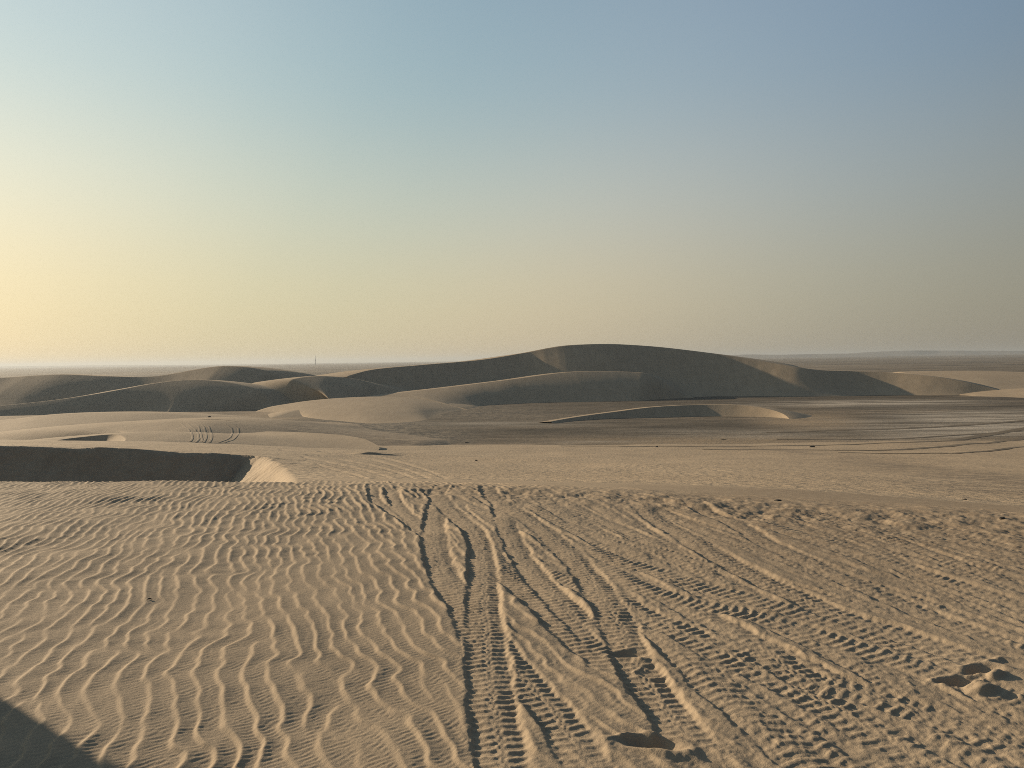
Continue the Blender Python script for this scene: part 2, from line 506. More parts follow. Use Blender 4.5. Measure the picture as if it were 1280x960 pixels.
def track(P, width=0.26, depth=0.028, tread=0.012, period=0.07, berm=0.016, pattern='bars', seed=0, wear=0.25, pix=True):
    global H
    P = on_ground(np.array(P, float)[:, 0], np.array(P, float)[:, 1]) if pix else np.array(P, float)
    C = smooth_path(P, 0.05)
    hw = width / 2
    reach = hw + 0.16
    i0 = max(0, int((C[:, 0].min() - reach - X0) / RES)); i1 = min(NX, int((C[:, 0].max() + reach - X0) / RES) + 1)
    j0 = max(0, int((C[:, 1].min() - reach - Y0) / RES)); j1 = min(NY, int((C[:, 1].max() + reach - Y0) / RES) + 1)
    if i1 <= i0 + 2 or j1 <= j0 + 2:
        return
    Sd = np.full((i1 - i0, j1 - j0), 9.0, np.float32); Td = np.zeros_like(Sd)
    L = 0.0
    for k in range(len(C) - 1):
        a, b = C[k], C[k + 1]
        e = b - a; le = math.hypot(*e)
        if le < 1e-6: continue
        e = e / le
        a0 = max(i0, int((min(a[0], b[0]) - reach - X0) / RES)); a1 = min(i1, int((max(a[0], b[0]) + reach - X0) / RES) + 1)
        b0 = max(j0, int((min(a[1], b[1]) - reach - Y0) / RES)); b1 = min(j1, int((max(a[1], b[1]) + reach - Y0) / RES) + 1)
        if a1 > a0 and b1 > b0:
            x = GX[a0:a1, b0:b1] - a[0]; y = GY[a0:a1, b0:b1] - a[1]
            t = x * e[0] + y * e[1]; s = x * e[1] - y * e[0]
            tc = np.clip(t, 0, le)
            dist = np.hypot(s, t - tc) * np.where(s < 0, -1, 1)
            sub = Sd[a0 - i0:a1 - i0, b0 - j0:b1 - j0]; sut = Td[a0 - i0:a1 - i0, b0 - j0:b1 - j0]
            kk = (np.abs(dist) < np.abs(sub)) & (np.abs(t - tc) < 0.03)
            sub[kk] = dist[kk]; sut[kk] = (L + t)[kk]
        L += le
    x = GX[i0:i1, j0:j1]; y = GY[i0:i1, j0:j1]
    s = Sd + 0.014 * vnoise(x / 0.11, y / 0.11, 100 + seed) + (0.005 + 0.006 * wear) * vnoise(x / 0.035, y / 0.035, 130 + seed)
    u = s / hw
    au = np.abs(u)
    lenfade = sstep(0, 0.8, Td) * sstep(0, 0.8, L - Td)
    vary = np.clip(0.75 + 0.5 * vnoise(Td / 0.7, 0 * Td, 160 + seed), 0.3, 1.25)
    worn = np.clip(1 - wear + wear * 1.6 * vnoise(x / 0.25, y / 0.25, 190 + seed), 0.05, 1.2)
    jit = (0.006 + 0.007 * wear) * vnoise(Td / 0.13, u * 1.5, 210 + seed)
    worn = worn * np.clip(1 - (0.2 + 0.4 * wear) * (1 + vnoise(Td / period * 0.9, np.sign(u) * 7.5, 260 + seed)) * 0.8, 0.0, 1.1)
    if pattern == 'bars':            # two rows of lugs, one row shifted half a pitch
        ph_ = (Td + jit + np.where(u > 0, 0.5, 0) * period + 0.25 * period * au) / period
        lug = sstep(-0.1, 0.75, np.sin(2 * np.pi * ph_)) * sstep(0.10, 0.24, au) * sstep(1.0, 0.86, au)
        lug = lug + 0.45 * sstep(0.15, 0.06, au) * sstep(-0.2, 0.5, np.sin(2 * np.pi * ph_ * 1.0 + 2))
    elif pattern == 'chevron':
        ph_ = (Td + jit + 0.55 * period * au) / period
        lug = sstep(-0.1, 0.7, np.sin(2 * np.pi * ph_)) * sstep(1.0, 0.8, au)
    else:                            # dots: the outer lugs only
        ph_ = (Td + jit) / period
        lug = sstep(0.0, 0.7, np.sin(2 * np.pi * ph_)) * (sstep(0.45, 0.6, au) * sstep(1.0, 0.85, au))
    m = sstep(1.10, 0.80, au) * lenfade
    floor_ = BASE_S[i0:i1, j0:j1] - depth * vary + tread * worn * lug + 0.002 * vnoise(x / 0.02, y / 0.02, 230 + seed) + (0.001 + 0.002 * wear) * fbm(x / 0.07, y / 0.07, 231 + seed, 2)
    floor_ = floor_ + 0.004 * np.cos(np.clip(u, -1, 1) * np.pi)
    sub = H[i0:i1, j0:j1]
    old = sub * 1.0
    b_ = berm * lenfade * np.exp(-((au - 1.16) / 0.20) ** 2) * np.clip(0.7 + 0.8 * vnoise(x / 0.12, y / 0.12, 250 + seed), 0.0, 1.6)
    sub[...] = np.where(Sd < 8.9, old * (1 - m) + floor_ * m + b_, old)

# old, half blown-over tracks across the right-hand side, all running the same way
rr = np.random.default_rng(5)
for k in range(54):
    x5 = rr.uniform(0.7, 9.0)
    hd = R(-18 + rr.normal(0, 5)) 
    tt = np.linspace(-4.2, 8.5, 9)
    wob = rr.normal(0, 0.07, 9)
    P = np.stack([x5 + np.tan(hd) * tt + wob, 5 + tt], -1)
    P = P[(P[:, 1] < 10.8 - 0.35 * np.maximum(P[:, 0], 0))]
    if len(P) < 3: continue
    track(P, rr.uniform(0.2, 0.28), rr.uniform(0.004, 0.010), rr.uniform(0.005, 0.010), rr.uniform(0.055, 0.075), rr.uniform(0.000, 0.003),
          ['bars', 'chevron', 'dots'][k % 3], seed=300 + 7 * k, wear=0.45, pix=False)
RIGHT = [
    ([(1095, 642), (1170, 660), (1290, 682), (1400, 704)], .24, .014, .010, 'bars'),
    ([(1190, 687), (1247, 697), (1320, 712), (1420, 735)], .24, .014, .011, 'bars'),
    ([(1215, 717), (1290, 737), (1400, 766)], .24, .014, .012, 'dots'),
    ([(1070, 677), (1160, 722), (1222, 745), (1290, 768), (1400, 810)], .24, .016, .010, 'bars'),
    ([(900, 640), (1000, 668), (1100, 700), (1280, 757), (1400, 795)], .24, .014, .010, 'chevron'),
    ([(742, 720), (770, 747), (795, 765), (850, 790), (930, 830), (1030, 880), (1150, 950), (1230, 1000)], .27, .022, .014, 'bars'),
    ([(860, 790), (950, 812), (980, 832), (1020, 854), (1080, 868), (1180, 900), (1290, 945), (1400, 990)], .26, .022, .015, 'bars'),
    ([(727, 697), (765, 715), (790, 730), (827, 745), (890, 760), (960, 775), (1100, 818), (1290, 880), (1400, 920)], .25, .018, .013, 'chevron'),
    ([(700, 669), (740, 686), (780, 702), (820, 714), (865, 730), (915, 742), (960, 755), (1044, 777), (1124, 802), (1200, 830), (1300, 868)], .26, .020, .014, 'chevron'),
    ([(685, 645), (722, 659), (772, 674), (820, 686), (865, 700), (915, 711), (960, 724), (1060, 752), (1160, 774), (1300, 806)], .16, .014, .014, 'dots'),
    ([(860, 624), (880, 637), (915, 652), (960, 679), (1005, 700), (1060, 725), (1110, 745), (1160, 765), (1197, 779), (1300, 820)], .26, .036, .008, 'bars'),
    ([(796, 625), (820, 647), (852, 667), (880, 685), (915, 705), (960, 728), (1005, 748), (1042, 765), (1100, 783), (1173, 808), (1300, 858)], .28, .038, .012, 'bars'),
]
for k, (P, wd, dp, tr, pat) in enumerate(RIGHT):
    track(P, wd, dp * 0.40, tr * 0.75, .066, .002, pat, seed=600 + 9 * k, wear=0.3)
MAIN = [
    ([(520, 600), (535, 612), (552, 632), (575, 655)], .16, .020, .006, 'bars'),
    ([(474, 602), (467, 612), (470, 624), (485, 636), (505, 647), (530, 666), (560, 690)], .17, .036, .006, 'bars'),
    ([(490, 603), (489, 612), (500, 634), (520, 652), (540, 668), (575, 700)], .20, .030, .008, 'bars'),
    ([(570, 607), (600, 622), (630, 640), (660, 662)], .16, .018, .005, 'bars'),
    ([(568, 622), (579, 640), (605, 664), (622, 685), (645, 700)], .18, .024, .008, 'dots'),
    ([(603, 672), (620, 700), (640, 722), (678, 757), (712, 790), (752, 822), (800, 865)], .25, .030, .015, 'chevron'),
    ([(622, 612), (628, 640), (634, 660), (648, 688), (672, 722), (704, 757), (733, 788), (765, 820)], .23, .030, .012, 'bars'),
    ([(601, 740), (608, 780), (622, 810), (644, 840), (674, 872), (702, 907), (726, 945), (760, 1000)], .22, .026, .014, 'bars'),
    ([(552, 612), (547, 634), (543, 648), (543, 668), (546, 689), (553, 712), (566, 736), (582, 760), (600, 800), (606, 840)], .26, .036, .013, 'bars'),
    ([(640, 603), (612, 606), (611, 613), (620, 624), (640, 637), (670, 656), (701, 682), (728, 709), (748, 740), (767, 771), (782, 802), (792, 825), (808, 853), (833, 887), (853, 917), (872, 945), (900, 985)], .25, .034, .016, 'bars'),
    ([(575, 602), (556, 606), (547, 613), (549, 622), (559, 634), (576, 649), (591, 664), (600, 681), (603, 700), (604, 725), (605, 757), (607, 795), (610, 832), (614, 870), (619, 907), (627, 945), (640, 990), (655, 1040)], .25, .038, .015, 'bars'),
]
for k, (P, wd, dp, tr, pat) in enumerate(MAIN):
    track(P, wd, dp * 0.43, tr * 0.68, .062, .004, pat, seed=800 + 11 * k, wear=0.2)

# crumbs and clods thrown up on the churned right-hand side
cl = sstep(-0.2, 0.5, fbm(GX / 0.9, GY / 1.2, 140, 3)) * right
H += cl * 0.006 * np.maximum(vnoise(GX / 0.045, GY / 0.055, 141) - 0.35, 0) + cl * 0.005 * np.maximum(vnoise(GX / 0.022, GY / 0.03, 142) - 0.3, 0)
H += right * 0.0016 * fbm(AU / 0.05, AV / 0.09, 143, 2)

def pit(px, py, length, width, depth, ang, rim=0.35, sharp=1.0, dx=0, dy=0):
    """a footprint: scooped hole with a pushed-up rim; ang is the heading of its long axis in degrees from +x"""
    global H
    c = on_ground(px, py) + np.array([dx, dy])
    i0, i1 = int((c[0] - 0.6 - X0) / RES), int((c[0] + 0.6 - X0) / RES)
    j0, j1 = int((c[1] - 0.6 - Y0) / RES), int((c[1] + 0.6 - Y0) / RES)
    x = GX[i0:i1, j0:j1] - c[0]; y = GY[i0:i1, j0:j1] - c[1]
    ca_, sa_ = math.cos(R(ang)), math.sin(R(ang))
    a = (x * ca_ + y * sa_) / (length / 2); b = (-x * sa_ + y * ca_) / (width / 2 * (1 + 0.25 * (x * ca_ + y * sa_) / (length / 2)))
    r = np.hypot(a, b) + 0.10 * vnoise(x / 0.05, y / 0.05, int(px))
    sub = H[i0:i1, j0:j1]
    hole = sstep(1.05, 0.15, r) ** 0.8
    sub += -(depth + 0.6 * sub) * hole + depth * rim * np.exp(-((r - 1.22) / 0.22) ** 2) * (0.6 + 0.6 * vnoise(x / 0.08, y / 0.08, int(py)))

def mound(px, py, length, width, height, ang):
    c = on_ground(px, py)
    i0, i1 = int((c[0] - 0.6 - X0) / RES), int((c[0] + 0.6 - X0) / RES)
    j0, j1 = int((c[1] - 0.6 - Y0) / RES), int((c[1] + 0.6 - Y0) / RES)
    x = GX[i0:i1, j0:j1] - c[0]; y = GY[i0:i1, j0:j1] - c[1]
    ca_, sa_ = math.cos(R(ang)), math.sin(R(ang))
    r = np.hypot((x * ca_ + y * sa_) / (length / 2), (-x * sa_ + y * ca_) / (width / 2))
    H[i0:i1, j0:j1] += height * sstep(1.0, 0.15, r)

mound(842, 948, .30, .13, .022, -25)
pit(815, 934, .29, .14, .042, -12, .25, 1.0)
mound(806, 827, .20, .14, .016, -30)
pit(784, 818, .26, .11, .024, -8, .30, 1.0)
pit(814, 841, .15, .14, .007, 20, .9)
mound(1228, 864, .24, .16, .034, 20)
mound(1245, 846, .22, .09, .026, 40)
pit(1194, 853, .26, .11, .036, 5, .2, 1.15)
pit(1226, 838, .28, .12, .038, 25, .2, 1.15)
pit(1262, 828, .18, .13, .012, 0, .6)
# broken crust along the far lip of the plateau, right of the hollow
lipd = GY - np.interp(GX / GY, _uu, CREST) + 0.25 * vnoise(GX / 0.9, GY / 0.9, 82)
lipm = np.exp(-((lipd + 0.7) / 0.7) ** 2) * sstep(-2.0, -1.0, GX)
H += lipm * (0.018 * fbm(GX / 0.28, GY / 0.35, 81, 4, 0.6))
H *= fade
COARSE = np.clip(right * sstep(700, 1000, PXG) * sstep(800, 640, PYG) + lipm * 0.5, 0, 1)

def detail(x, y):
    fi = (x - X0) / RES; fj = (y - Y0) / RES
    ok = (fi > 1) & (fi < NX - 2) & (fj > 1) & (fj < NY - 2)
    e = np.minimum(np.minimum(fi, NX - fi), np.minimum(fj + 40, NY - fj))
    return np.where(ok, bilin(H, fi, fj), 0) * np.clip(e / 60, 0, 1), np.where(ok, bilin(COARSE, fi, fj), 0)

def polar(radii, az):
    Rr, A = np.meshgrid(radii, az, indexing='ij')
    return Rr * np.sin(A), Rr * np.cos(A)

rad = [0.3]
while rad[-1] < 14.2:
    r = rad[-1]
    dr = 0.03 if r < 2.6 else min(max(0.006, r * r / (1.7 * 770) * 0.66), 0.022 if r < 8.8 else 0.036)
    rad.append(r + dr)
rad = np.array(rad)
az = np.r_[np.radians(np.arange(-110, -39, 1.5)), np.radians(np.arange(-39, 37.5, 0.070)), np.radians(np.arange(37.5, 111, 1.5))]
x, y = polar(rad, az)
dz, co = detail(x, y)
z = macro(x, y) + dz
grid_mesh('rippled_sand', np.stack([x, y, z], -1), M_NEAR, 'rippled beige sand with tyre tracks and footprints in front of the hollow', attrs={'coarse': co}, flip=True)
print('foreground', z.shape)

# ------------------------------------------------------------------ the apron beyond the lip
rad2 = [14.0]
while rad2[-1] < 250:
    r = rad2[-1]
    rad2.append(r + (0.10 if 61 < r < 70 else min(max(0.05, r * r / (9.0 * 770)), r * 0.004 if r > 20 else 0.1)))
rad2 = np.array(rad2)
az2 = np.r_[np.radians(np.arange(-80, -42, 1.0)), np.radians(np.arange(-42, 40, 0.17)), np.radians(np.arange(40, 81, 1.0))]
x, y = polar(rad2, az2)
z = macro(x, y)
z[:3] -= np.array([0.05, 0.03, 0.01])[:, None]
px, py = project(x, y, z)
# small ripples and thin track grooves on the nearer apron
nearap = sstep(14.1, 15.5, np.hypot(x, y)) * sstep(55, 25, y)
hol = (poly_dist(BR, np.minimum(x, 40), y)[0] > 0) & (y < 70)
zc = samp_c(Zr, x + 0.3 * y + 60, y + 5, 0.020)
z = z + np.where(hol, 0, nearap * 0.012 * tooth(np.angle(zc)) * np.clip(np.abs(zc), 0, 1))
APRON_LINES = [
    [(545, 603), (515, 590), (470, 576), (425, 570), (390, 566), (350, 562)],
    [(530, 604), (500, 592), (455, 580), (415, 573), (385, 569)],
    [(500, 602), (470, 592), (430, 582), (400, 576), (378, 571)],
    [(560, 600), (530, 587), (480, 573), (440, 568), (400, 564)],
    [(470, 602), (445, 594), (420, 588), (395, 580)],
    [(380, 559), (440, 558), (500, 556), (560, 555)],
]
for k, P in enumerate(APRON_LINES):
    Pp = np.array(P, float)
    d = np.full(px.shape, 99.0)
    sel = (px > 330) & (px < 640) & (y < 160)
    C = smooth_path(Pp, 3)
    dd = np.full(sel.sum(), 1e9)
    for i in range(len(C) - 1):
        a, b = C[i], C[i + 1]; e = b - a
        t = np.clip(((px[sel] - a[0]) * e[0] + (py[sel] - a[1]) * e[1]) / (e @ e), 0, 1)
        dd = np.minimum(dd, np.hypot(px[sel] - a[0] - t * e[0], (py[sel] - a[1] - t * e[1])) )
    mpp = y[sel] / F_PX * 3
    z[sel] += -0.03 * np.exp(-(dd / 1.0) ** 2) * np.clip(y[sel] / 30, 0.3, 2) + 0.006 * np.exp(-((dd - 2) / 1.0) ** 2) * np.clip(y[sel] / 30, 0.3, 2)
# the short dark scarp
us = x / np.maximum(y, 1.0)
dl = 65.5 + 0.5 * vnoise(x / 2.2, 0 * x, 77) + (us + 0.175) * 20
ampl = sstep(-0.216, -0.19, us) * sstep(-0.138, -0.16, us) * (0.75 + 0.35 * vnoise(x / 1.1, 0 * x, 78))
z = z + 0.24 * ampl * sstep(0, 0.22, y - dl) * sstep(9, 0.5, y - dl)
coarse = np.zeros_like(x)
for (cx, cy, rx, ry, am) in [(1130, 583, 120, 9, .9), (1230, 598, 110, 9, .9), (1240, 612, 120, 8, .7), (1000, 566, 150, 5, .8), (1180, 551, 140, 9, .6), (860, 575, 1, 1, 0)]:
    rx, ry = rx, ry
    yy = py - cy - (px - cx) * 0.09
    coarse = np.maximum(coarse, am * np.exp(-((px - cx) / rx) ** 2 - (yy / ry) ** 2))
grid_mesh('sand_slope', np.stack([x, y, z], -1), M_MID, 'smooth beige sand slope running down to the salt flat', attrs={'coarse': coarse}, flip=True)
print('apron', z.shape)

# ------------------------------------------------------------------ the salt flat out to the horizon
rad3 = np.geomspace(40, 15500, 300)
az3 = np.radians(np.arange(-75, 75.1, 0.5))
x, y = polar(rad3, az3)
z = PLAIN_Z + 0.25 * fbm(x / 60, y / 60, 91, 4) * sstep(60, 120, np.hypot(x, y)) + 0 * x
far = sstep(500, 2500, np.hypot(x, y))
z += far * 2.0 * fbm(x / 700, y / 500, 95, 3)
px, py = project(x, y, z)
def blob(items):
    a = np.zeros_like(px)
    for cx, cy, rx, ry, sl, am in items:
        yy = py - cy - (px - cx) * sl
        a = np.maximum(a, am * np.exp(-np.abs((px - cx) / rx) ** 3 - np.abs(yy / ry) ** 3))
    return a
gravel = blob([(500, 508, 120, 10, 0, 1), (440, 540, 110, 15, 0, 1), (530, 545, 60, 10, 0, .8), (330, 540, 60, 14, 0, .8), (590, 517, 110, 8, 0, .6)])
salt = blob([(1090, 504, 140, 4, -.01, 1), (1200, 538, 150, 12, -.04, 1), (960, 545, 160, 8, 0, .7), (1240, 522, 140, 10, 0, 1), (1100, 530, 120, 8, 0, .7), (620, 530, 120, 3, 0, .5), (840, 553, 160, 3, .01, .7)])
sandy = blob([(340, 520, 120, 8, -.1, 1), (430, 505, 90, 7, -.15, .9), (1010, 527, 60, 10, 0, 1), (1190, 556, 160, 8, 0, .9), (900, 552, 220, 6, 0, .8), (100, 520, 200, 10, 0, 1)])
grid_mesh('salt_flat', np.stack([x, y, z], -1), M_PLAIN, 'dark brown salt flat with pale streaks stretching to the horizon', attrs={'gravel': gravel, 'salt': salt, 'sandy': sandy}, flip=True)

# ------------------------------------------------------------------ lofted dunes
DUNES = {}
def dune(name, label, crest, lee=32.0, wind=9.0, toe=0.15, rough=0.25, base=None, apron=0.0, cap=0.0, na=None, seed=0, flute=1.0, taper=3, gravel_px=None):
    """crest: (px, py, depth) points from left to right; the lee face looks to the camera side.
    toe rounds the foot, cap rounds the brink, apron is the share of the height taken by a gentle lower skirt"""
    P = np.array([at(*c[:3]) for c in crest])
    L = np.linalg.norm(np.diff(P[:, :2], axis=0), axis=1).sum()
    na = na or 280
    C = smooth_path(P, L / na)
    na = len(C)
    t = np.gradient(C[:, :2], axis=0); t /= np.linalg.norm(t, axis=1, keepdims=True)
    t = _blur(t, max(2, na // 40), 0); t /= np.linalg.norm(t, axis=1, keepdims=True)
    nrm = np.stack([t[:, 1], -t[:, 0]], -1)              # towards the camera side
    z0 = (PLAIN_Z if base is None else base) - 0.6
    s_arc = np.linspace(0, L, na)
    tap = (sstep(0, 0.14, s_arc / L) if taper & 1 else 1.0) * (sstep(1, 0.86, s_arc / L) if taper & 2 else 1.0)
    C[:, 2] = z0 + np.maximum(C[:, 2] - z0, 0.05) * tap
    hgt = np.maximum(C[:, 2] - z0, 0.02)
    Lp = np.r_[0, np.cumsum(np.linalg.norm(np.diff(P[:, :2], axis=0), axis=1))]
    lees = np.interp(s_arc / L, Lp / Lp[-1], [c[3] if len(c) > 3 else lee for c in crest])
    tl, tw = np.tan(np.radians(lees)), math.tan(R(wind))
    rows = []
    NLee, NW = 56, 60
    # windward side, from the far foot up to the brink
    for f in np.linspace(1, 0, NW, endpoint=False):
        f2 = f ** 1.4
        d = f2 * hgt / tw * 1.5
        zz_ = z0 + hgt * (0.5 + 0.5 * np.cos(np.pi * f2)) * 1.0
        rows.append(np.column_stack([C[:, 0] - nrm[:, 0] * d, C[:, 1] - nrm[:, 1] * d, zz_]))
    for f in np.linspace(0, 1, NLee):
        # profile of the lee face as drop g(f) over run
        if f < 1 - apron:
            g = f
        fr = f
        d_steep = np.minimum(fr, 1 - apron) * hgt / tl
        d_skirt = np.maximum(fr - (1 - apron), 0) * hgt / math.tan(R(9.0))
        drop = fr * hgt
        d = d_steep + d_skirt
        # rounded foot and brink
        d = d + toe * hgt / tl * fr ** 6 * 2.0
        d = d + cap * hgt / tl * (1 - (1 - min(fr / 0.6, 1)) ** 2) * 0.6
        k = min(1.0, fr * 6) * min(1.0, (1 - fr) * 5 + 0.15)
        fl = flute * 0.45 * (0.05 * vnoise(s_arc / 1.3, np.full(na, fr * 1.0), 400 + seed) + 0.06 * vnoise(s_arc / 3.1, np.full(na, fr * 0.8), 420 + seed)) * np.clip(hgt / 8, 0.2, 2.2)
        bump = rough * 0.25 * vnoise(s_arc / 24.0, np.full(na, fr * 1.4), 440 + seed) * np.clip(hgt / 6, 0, 2)
        d = d + k * (fl + bump) * 1.6
        rows.append(np.column_stack([C[:, 0] + nrm[:, 0] * d, C[:, 1] + nrm[:, 1] * d, C[:, 2] - drop]))
    V = np.array(rows)
    V[NW + 1:, :, 2] += 0
    o = grid_mesh(name, V, M_FAR, label, attrs={'coarse': sstep(*gravel_px, project(V[..., 0], V[..., 1], V[..., 2])[0]) if gravel_px else np.zeros(V.shape[:2])}, flip=False)
    return o

dune('dune', 'highest dune, long dark slip face with a lit right end',
     [(434, 471, 301), (440, 468.5, 304), (470, 461.5, 312), (530, 456, 324), (600, 450, 337), (650, 442, 346), (682, 435.5, 346.6), (705, 432, 346.3), (730, 430.5, 346.3), (765, 430, 346.9), (810, 432.5, 347.6),
      (850, 436.5, 345.2), (900, 443, 339.5), (950, 451, 330), (1000, 459.5, 319.5), (1030, 463, 318.5), (1065, 464, 319), (1110, 465.5, 314), (1160, 470, 305), (1200, 476, 298), (1235, 484, 292), (1262, 491, 287), (1290, 499, 281)], taper=0, wind=8, rough=.18, seed=1)
dune('dune', 'rounded dune standing in front of the highest dune, its near side in shade',
     [(318, 521, 216, 6), (345, 516.5, 228, 6), (400, 508, 252, 6.5), (450, 499, 268, 7.5), (500, 491, 282, 7.5), (560, 484, 292, 15), (600, 479, 297, 22), (640, 474, 300), (700, 466, 306), (740, 464, 308), (790, 465, 308), (825, 469, 305), (852, 478, 301), (890, 496, 296)],
     lee=27, wind=9, cap=.3, toe=.03, rough=.2, seed=2, flute=.4)
dune('dune', 'small brown dune between the left dunes and the highest dune',
     [(345, 492, 274), (354, 480, 279), (364, 474.5, 283), (382, 471, 287), (405, 470, 290), (440, 473, 293), (470, 480, 294), (500, 488, 292), (530, 496, 289), (565, 504, 284)], lee=25, wind=9, cap=.4, rough=.3, seed=3, flute=.3)
dune('low_dune', 'sunlit lower spur in front of the small brown dune', [(300, 515, 250), (340, 508.5, 257), (385, 501.5, 262), (430, 497.5, 266), (475, 496, 269), (520, 497.5, 272), (570, 502, 274), (630, 509, 276)], lee=5.5, wind=8, cap=.9, rough=.15, seed=14, flute=0)
dune('dune', 'broad shaded dune at the far left with a peak over its right shoulder',
     [(-220, 476, 300), (-100, 475, 303), (0, 472, 306), (40, 469.5, 306), (80, 468, 306), (130, 470, 306), (180, 471, 308), (210, 468, 310), (240, 462.5, 312), (262, 459, 313), (282, 457.5, 313), (310, 459, 312), (340, 465, 310), (375, 472, 306), (400, 482, 300)],
     lee=25, wind=8, rough=.3, toe=.03, cap=.2, seed=4, flute=.3)
dune('dune', 'low shaded dune lobe in front of the broad dune at the far left',
     [(-180, 517, 246), (-60, 512, 250), (0, 507, 253), (60, 501, 258), (110, 494, 264), (150, 487, 271), (190, 479.5, 277), (230, 475, 281), (270, 476, 281), (310, 483, 277), (338, 495, 270), (354, 509, 260)],
     lee=24, wind=11, rough=.3, toe=.03, cap=.2, seed=5, flute=.2)
dune('dune', 'small crescent dune on the salt flat with a bright right horn',
     [(688, 527, 192), (710, 523, 198), (740, 518.5, 204), (775, 514, 209), (810, 509.5, 212), (845, 507, 214), (880, 506, 214), (920, 506.3, 211), (948, 509, 207), (967, 513, 203), (979, 517.5, 199), (986, 523, 194.5), (986.5, 529, 190.5)],
     lee=33, wind=10, rough=.1, toe=.05, seed=6, taper=0)
dune('low_dune', 'low sunlit sand swell below the shaded dunes at far left',
     [(-200, 534, 176), (-80, 529, 180), (0, 525.5, 182), (60, 519, 185), (120, 516.3, 188), (180, 516.3, 189), (230, 518.5, 189), (280, 522, 188), (340, 528, 186), (400, 533.5, 184), (460, 539.5, 182)], lee=6, wind=7, cap=.8, rough=.1, seed=7, flute=0, gravel_px=(330, 460))
dune('low_dune', 'low sunlit sand swell crossed by curving tyre tracks',
     [(20, 553, 118), (60, 544.5, 124), (105, 536, 130), (150, 531, 134), (220, 527, 137), (265, 526.2, 138.5), (310, 530, 139), (360, 536.5, 138.5), (420, 544, 138), (480, 549.5, 137), (540, 554, 136), (600, 559, 135)], lee=6, wind=6, cap=.8, rough=.05, base=-14.0, seed=8, flute=0, gravel_px=(300, 375))
dune('low_dune', 'tiny crescent slip face at the foot of the sunlit swell, left of the tracks',
     [(58, 553.5, 97), (80, 549, 99.5), (105, 546, 101), (130, 543.5, 101.5), (145, 543, 101), (153, 545, 99), (157, 549, 96), (153, 553, 93.5)], lee=32, wind=7, base=-9.6, rough=.05, toe=.05, seed=9, na=260, taper=0)
dune('low_dune', 'long low sunlit sand ridge right of the highest dune',
     [(1090, 466, 430), (1150, 464, 425), (1220, 463.5, 415), (1300, 466, 400), (1400, 470, 380)], lee=7, wind=7, cap=.5, rough=.2, seed=10, flute=0)
dune('low_dune', 'sunlit sand spit running out beyond the right end of the highest dune',
     [(1170, 492, 300), (1210, 489, 296), (1250, 487, 290), (1300, 485, 284), (1400, 484, 270)], lee=8, wind=8, cap=.5, rough=.2, seed=11, flute=0)

# ------------------------------------------------------------------ distant mesas
M_ROCK = plain('mesa_rock', (0.15, 0.125, 0.095))
def ridge(name, label, pts, depth, seed):
    P = smooth_path(np.array([at(px, py, depth) for px, py in pts]), 25)
    n = len(P)
    s = np.arange(n) * 25.0
    top = P[:, 2] + 1.5 * vnoise(s / 180, 0 * s, seed)
    z0 = PLAIN_Z - 3
    w_ = np.array([-420, -180, -90, 0, 260, 520])
    k_ = np.array([0.0, 0.45, 0.97, 1.0, 0.96, 0.0])
    V = []
    for a, k in zip(w_, k_):
        off = a + 70 * vnoise(s / 260, 0 * s + a, seed + 3)
        V.append(np.column_stack([P[:, 0], P[:, 1] + off, z0 + (top - z0) * k]))
    grid_mesh(name, np.array(V), M_ROCK, label, flip=True, attrs={})
ridge('mesa', 'long flat-topped mesa on the right horizon', [(1020, 444), (1070, 441.5), (1110, 438.8), (1180, 438.2), (1280, 438.5), (1420, 438)], 7600, 3)
ridge('mesa', 'low bluish mesa just right of the highest dune on the horizon', [(880, 446), (925, 443.3), (985, 443.2), (1050, 442.2), (1100, 442.5)], 6400, 13)
ridge('mesa', 'faint low hills along the left horizon', [(-100, 460), (40, 457.5), (160, 456.5), (300, 456), (420, 455), (520, 453), (560, 452.5)], 9500, 23)

# ------------------------------------------------------------------ things standing on the sand
bpy.context.view_layer.update()
DEPS = bpy.context.evaluated_depsgraph_get()
def hit(px, py):
    d = Vector(ray(px, py)).normalized()
    ok, loc, nor, _, ob, _ = scene.ray_cast(DEPS, Vector((0, 0, CAM_Z)), d)
    return np.array(loc) if ok else None
def drop(x, y):
    ok, loc, nor, _, ob, _ = scene.ray_cast(DEPS, Vector((x, y, 60.0)), Vector((0, 0, -1)))
    return loc.z if ok else PLAIN_Z

M_RUT = plain('shaded_packed_sand', (0.255, 0.196, 0.131), 0.95)  # packed sand, its colour darkened to stand in for shade in the grooves
def worn_gravel():
    s = NT('worn_gravel', 0.95)
    s.color(s.ramp(s.noise(s.coord((0.12, 0.5, 1)), 1.2, 6, 0.75), (0.36, (0.066, 0.056, 0.044)), (0.60, (0.17, 0.138, 0.10))))
    return s.m
M_ROAD = worn_gravel()
M_STONE = plain('dark_stone', (0.05, 0.042, 0.034), 0.8)
M_TWIG = plain('dry_twig', (0.035, 0.026, 0.018), 0.7)
M_STEEL = plain('grey_steel', (0.16, 0.15, 0.14), 0.6)

